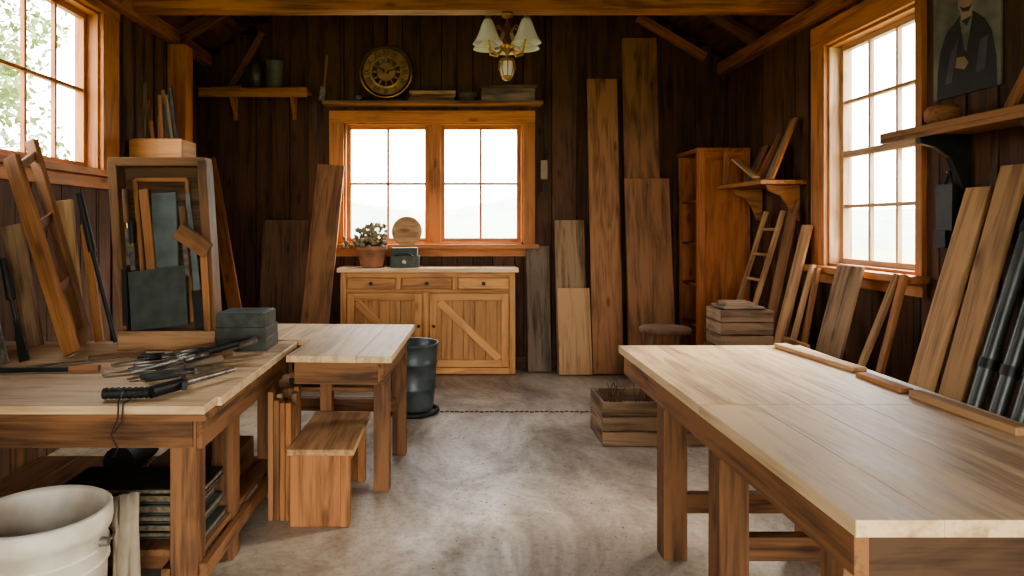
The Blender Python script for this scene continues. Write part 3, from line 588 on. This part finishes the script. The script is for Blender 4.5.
for a in (math.radians(205),math.radians(325),math.radians(85),math.radians(150),math.radians(30)):
    d=V((math.cos(a),math.sin(a),0)); r=.175
    m.tube([c+d*.03+V((0,0,2.93)),c+d*.09+V((0,0,2.87)),c+d*.15+V((0,0,2.89)),c+d*.175+V((0,0,3.0)),c+d*.175+V((0,0,3.13))],.009,K_brass,8)
    m.tube([c+d*.03+V((0,0,3.05)),c+d*.08+V((0,0,3.1)),c+d*.13+V((0,0,3.06)),c+d*.16+V((0,0,3.1))],.006,K_brass,6)
    q=c+d*r; m.lathe([(.02,3.135),(.034,3.13),(.052,3.09),(.068,3.04),(.092,2.985),(.116,2.945),(.12,2.94),(.112,2.947),(.086,2.99),(.062,3.045),(.046,3.09),(.022,3.125)],q,K_shade,28)
    m.lathe([(.001,3.16),(.02,3.155),(.024,3.13),(.02,3.12)],q,K_brass,16); m.ball(q+V((0,0,3.04)),.022,K_shade,2)
m.build('chandelier',0)
m=M(); pts=[(-.12+i*.04,5.47+.006*math.sin(i*1.3),.005) for i in range(42)]
for i in range(0,41): m.beam(pts[i],V(pts[i])+V((.03,.008*(1 if i%2 else -1),0)),.012,.008,(0,1,0),K_twig)
m.build('floor_chain',.001)
m=M()
for i in range(700):
    x=U(-.1,.85);y=U(1.8,6.4); s=U(.0012,.0045)
    a=U(0,3.14)
    m.obox((x,y,.0022),(s*U(1,2.2),s,.003),V((math.cos(a),math.sin(a),0)),V((-math.sin(a),math.cos(a),0)),V((0,0,1)),random.choice([K_shav,K_chip]))
m.build('wood_chips',0)
# ---------------------------------------------------------------- outside
m=M(); m.box((-60,-40,-.3),(60,90,-.14),K_grass); m.build('ground',0)
def tree(x,y,h,s):
    m=M(); m.cyl((x,y,-.2),(x,y,h*.6),.16,.08,W_b3,10)
    cl=[]
    for i in range(30):
        a=U(0,6.28); r=s*math.sqrt(R()); z=h*(.35+.65*R()); k=1-abs(z/h-.6)*1.1; q=V((x+r*k*math.cos(a),y+r*k*math.sin(a),z)); cl.append(q)
        m.tube([(x,y,h*.3+z*.3),q],.03,W_b3,5,.008)
    for i in range(3000):
        q=random.choice(cl)+V((random.gauss(0,.28),random.gauss(0,.28),random.gauss(0,.24))); s_=U(.05,.1)
        X=V((R()-.5,R()-.5,R()-.5)).normalized(); Y=X.orthogonal().normalized()
        m.add([q-X*s_,q-Y*s_*.5,q+X*s_,q+Y*s_*.5],[(0,1,2,3)],K_leaf,None,1)
    m.build('tree',0,recalc=False)
for t in((-8,9.0,5.6,1.9),(-9.5,12.5,6.5,2.2),(-7.5,6.9,5.6,1.8),(12,10,5,1.8)): tree(*t)
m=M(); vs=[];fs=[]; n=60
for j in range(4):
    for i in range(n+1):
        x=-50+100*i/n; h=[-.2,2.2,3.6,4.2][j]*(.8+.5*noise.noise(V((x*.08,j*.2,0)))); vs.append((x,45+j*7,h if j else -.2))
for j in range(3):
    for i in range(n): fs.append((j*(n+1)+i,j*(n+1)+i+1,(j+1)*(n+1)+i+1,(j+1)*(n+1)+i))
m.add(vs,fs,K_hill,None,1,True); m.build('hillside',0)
# ---------------------------------------------------------------- light
w=bpy.data.worlds.new('World'); bpy.context.scene.world=w; w.use_nodes=True; nt=w.node_tree; bg=nt.nodes['Background']
tc=nt.nodes.new('ShaderNodeTexCoord'); sp=nt.nodes.new('ShaderNodeSeparateXYZ'); cr=nt.nodes.new('ShaderNodeValToRGB')
cr.color_ramp.elements[0].position=.45; cr.color_ramp.elements[0].color=(1,.95,.86,1); cr.color_ramp.elements[1].position=.9; cr.color_ramp.elements[1].color=(.92,.95,1,1)
mr=nt.nodes.new('ShaderNodeMapRange'); mr.inputs[1].default_value=-1; mr.inputs[2].default_value=1
nt.links.new(tc.outputs['Generated'],sp.inputs[0]); nt.links.new(sp.outputs['Z'],mr.inputs[0]); nt.links.new(mr.outputs[0],cr.inputs[0]); nt.links.new(cr.outputs[0],bg.inputs[0]); bg.inputs[1].default_value=10.5
def portal(loc,rot,sx,sy):
    l=bpy.data.lights.new('sky_portal','AREA'); l.shape='RECTANGLE'; l.size=sx; l.size_y=sy
    l.cycles.is_portal=True
    o=bpy.data.objects.new('sky_portal',l); o.location=loc; o.rotation_euler=rot; bpy.context.collection.objects.link(o)
H=math.pi/2
portal(((BW[0]+BW[1])/2,YB+.2,(BW[2]+BW[3])/2),(-H,0,0),BW[1]-BW[0],BW[3]-BW[2])
portal((XR+.2,(RW[0]+RW[1])/2,(RW[2]+RW[3])/2),(H,0,H),RW[1]-RW[0],RW[3]-RW[2])
portal((XL-.2,(LW[0]+LW[1])/2,(LW[2]+LW[3])/2),(H,0,-H),LW[1]-LW[0],LW[3]-LW[2])
portal(((FILL_OP[0]+FILL_OP[1])/2,YF-.2,FILL_OP[3]/2),(H,0,0),FILL_OP[1]-FILL_OP[0],FILL_OP[3])
sl=bpy.data.lights.new('sun','SUN'); sl.energy=15; sl.angle=math.radians(30); sl.color=(1,.9,.76)
so=bpy.data.objects.new('sun',sl); bpy.context.collection.objects.link(so); d=V((-1.0,-.75,-.75)); so.rotation_euler=d.to_track_quat('-Z','Y').to_euler()
cam=bpy.data.cameras.new('camera'); cam.lens=24; cam.sensor_width=36; cam.shift_x=57/1024; cam.shift_y=-63/1024; cam.clip_start=.05; cam.clip_end=300
co=bpy.data.objects.new('camera',cam); co.location=(0,0,1.5); co.rotation_euler=(H,0,0); bpy.context.collection.objects.link(co); bpy.context.scene.camera=co
vs_=bpy.context.scene.view_settings; vs_.view_transform='AgX'
try: vs_.look='AgX - Medium High Contrast'
except Exception as ex: print(ex)
vs_.exposure=0.45
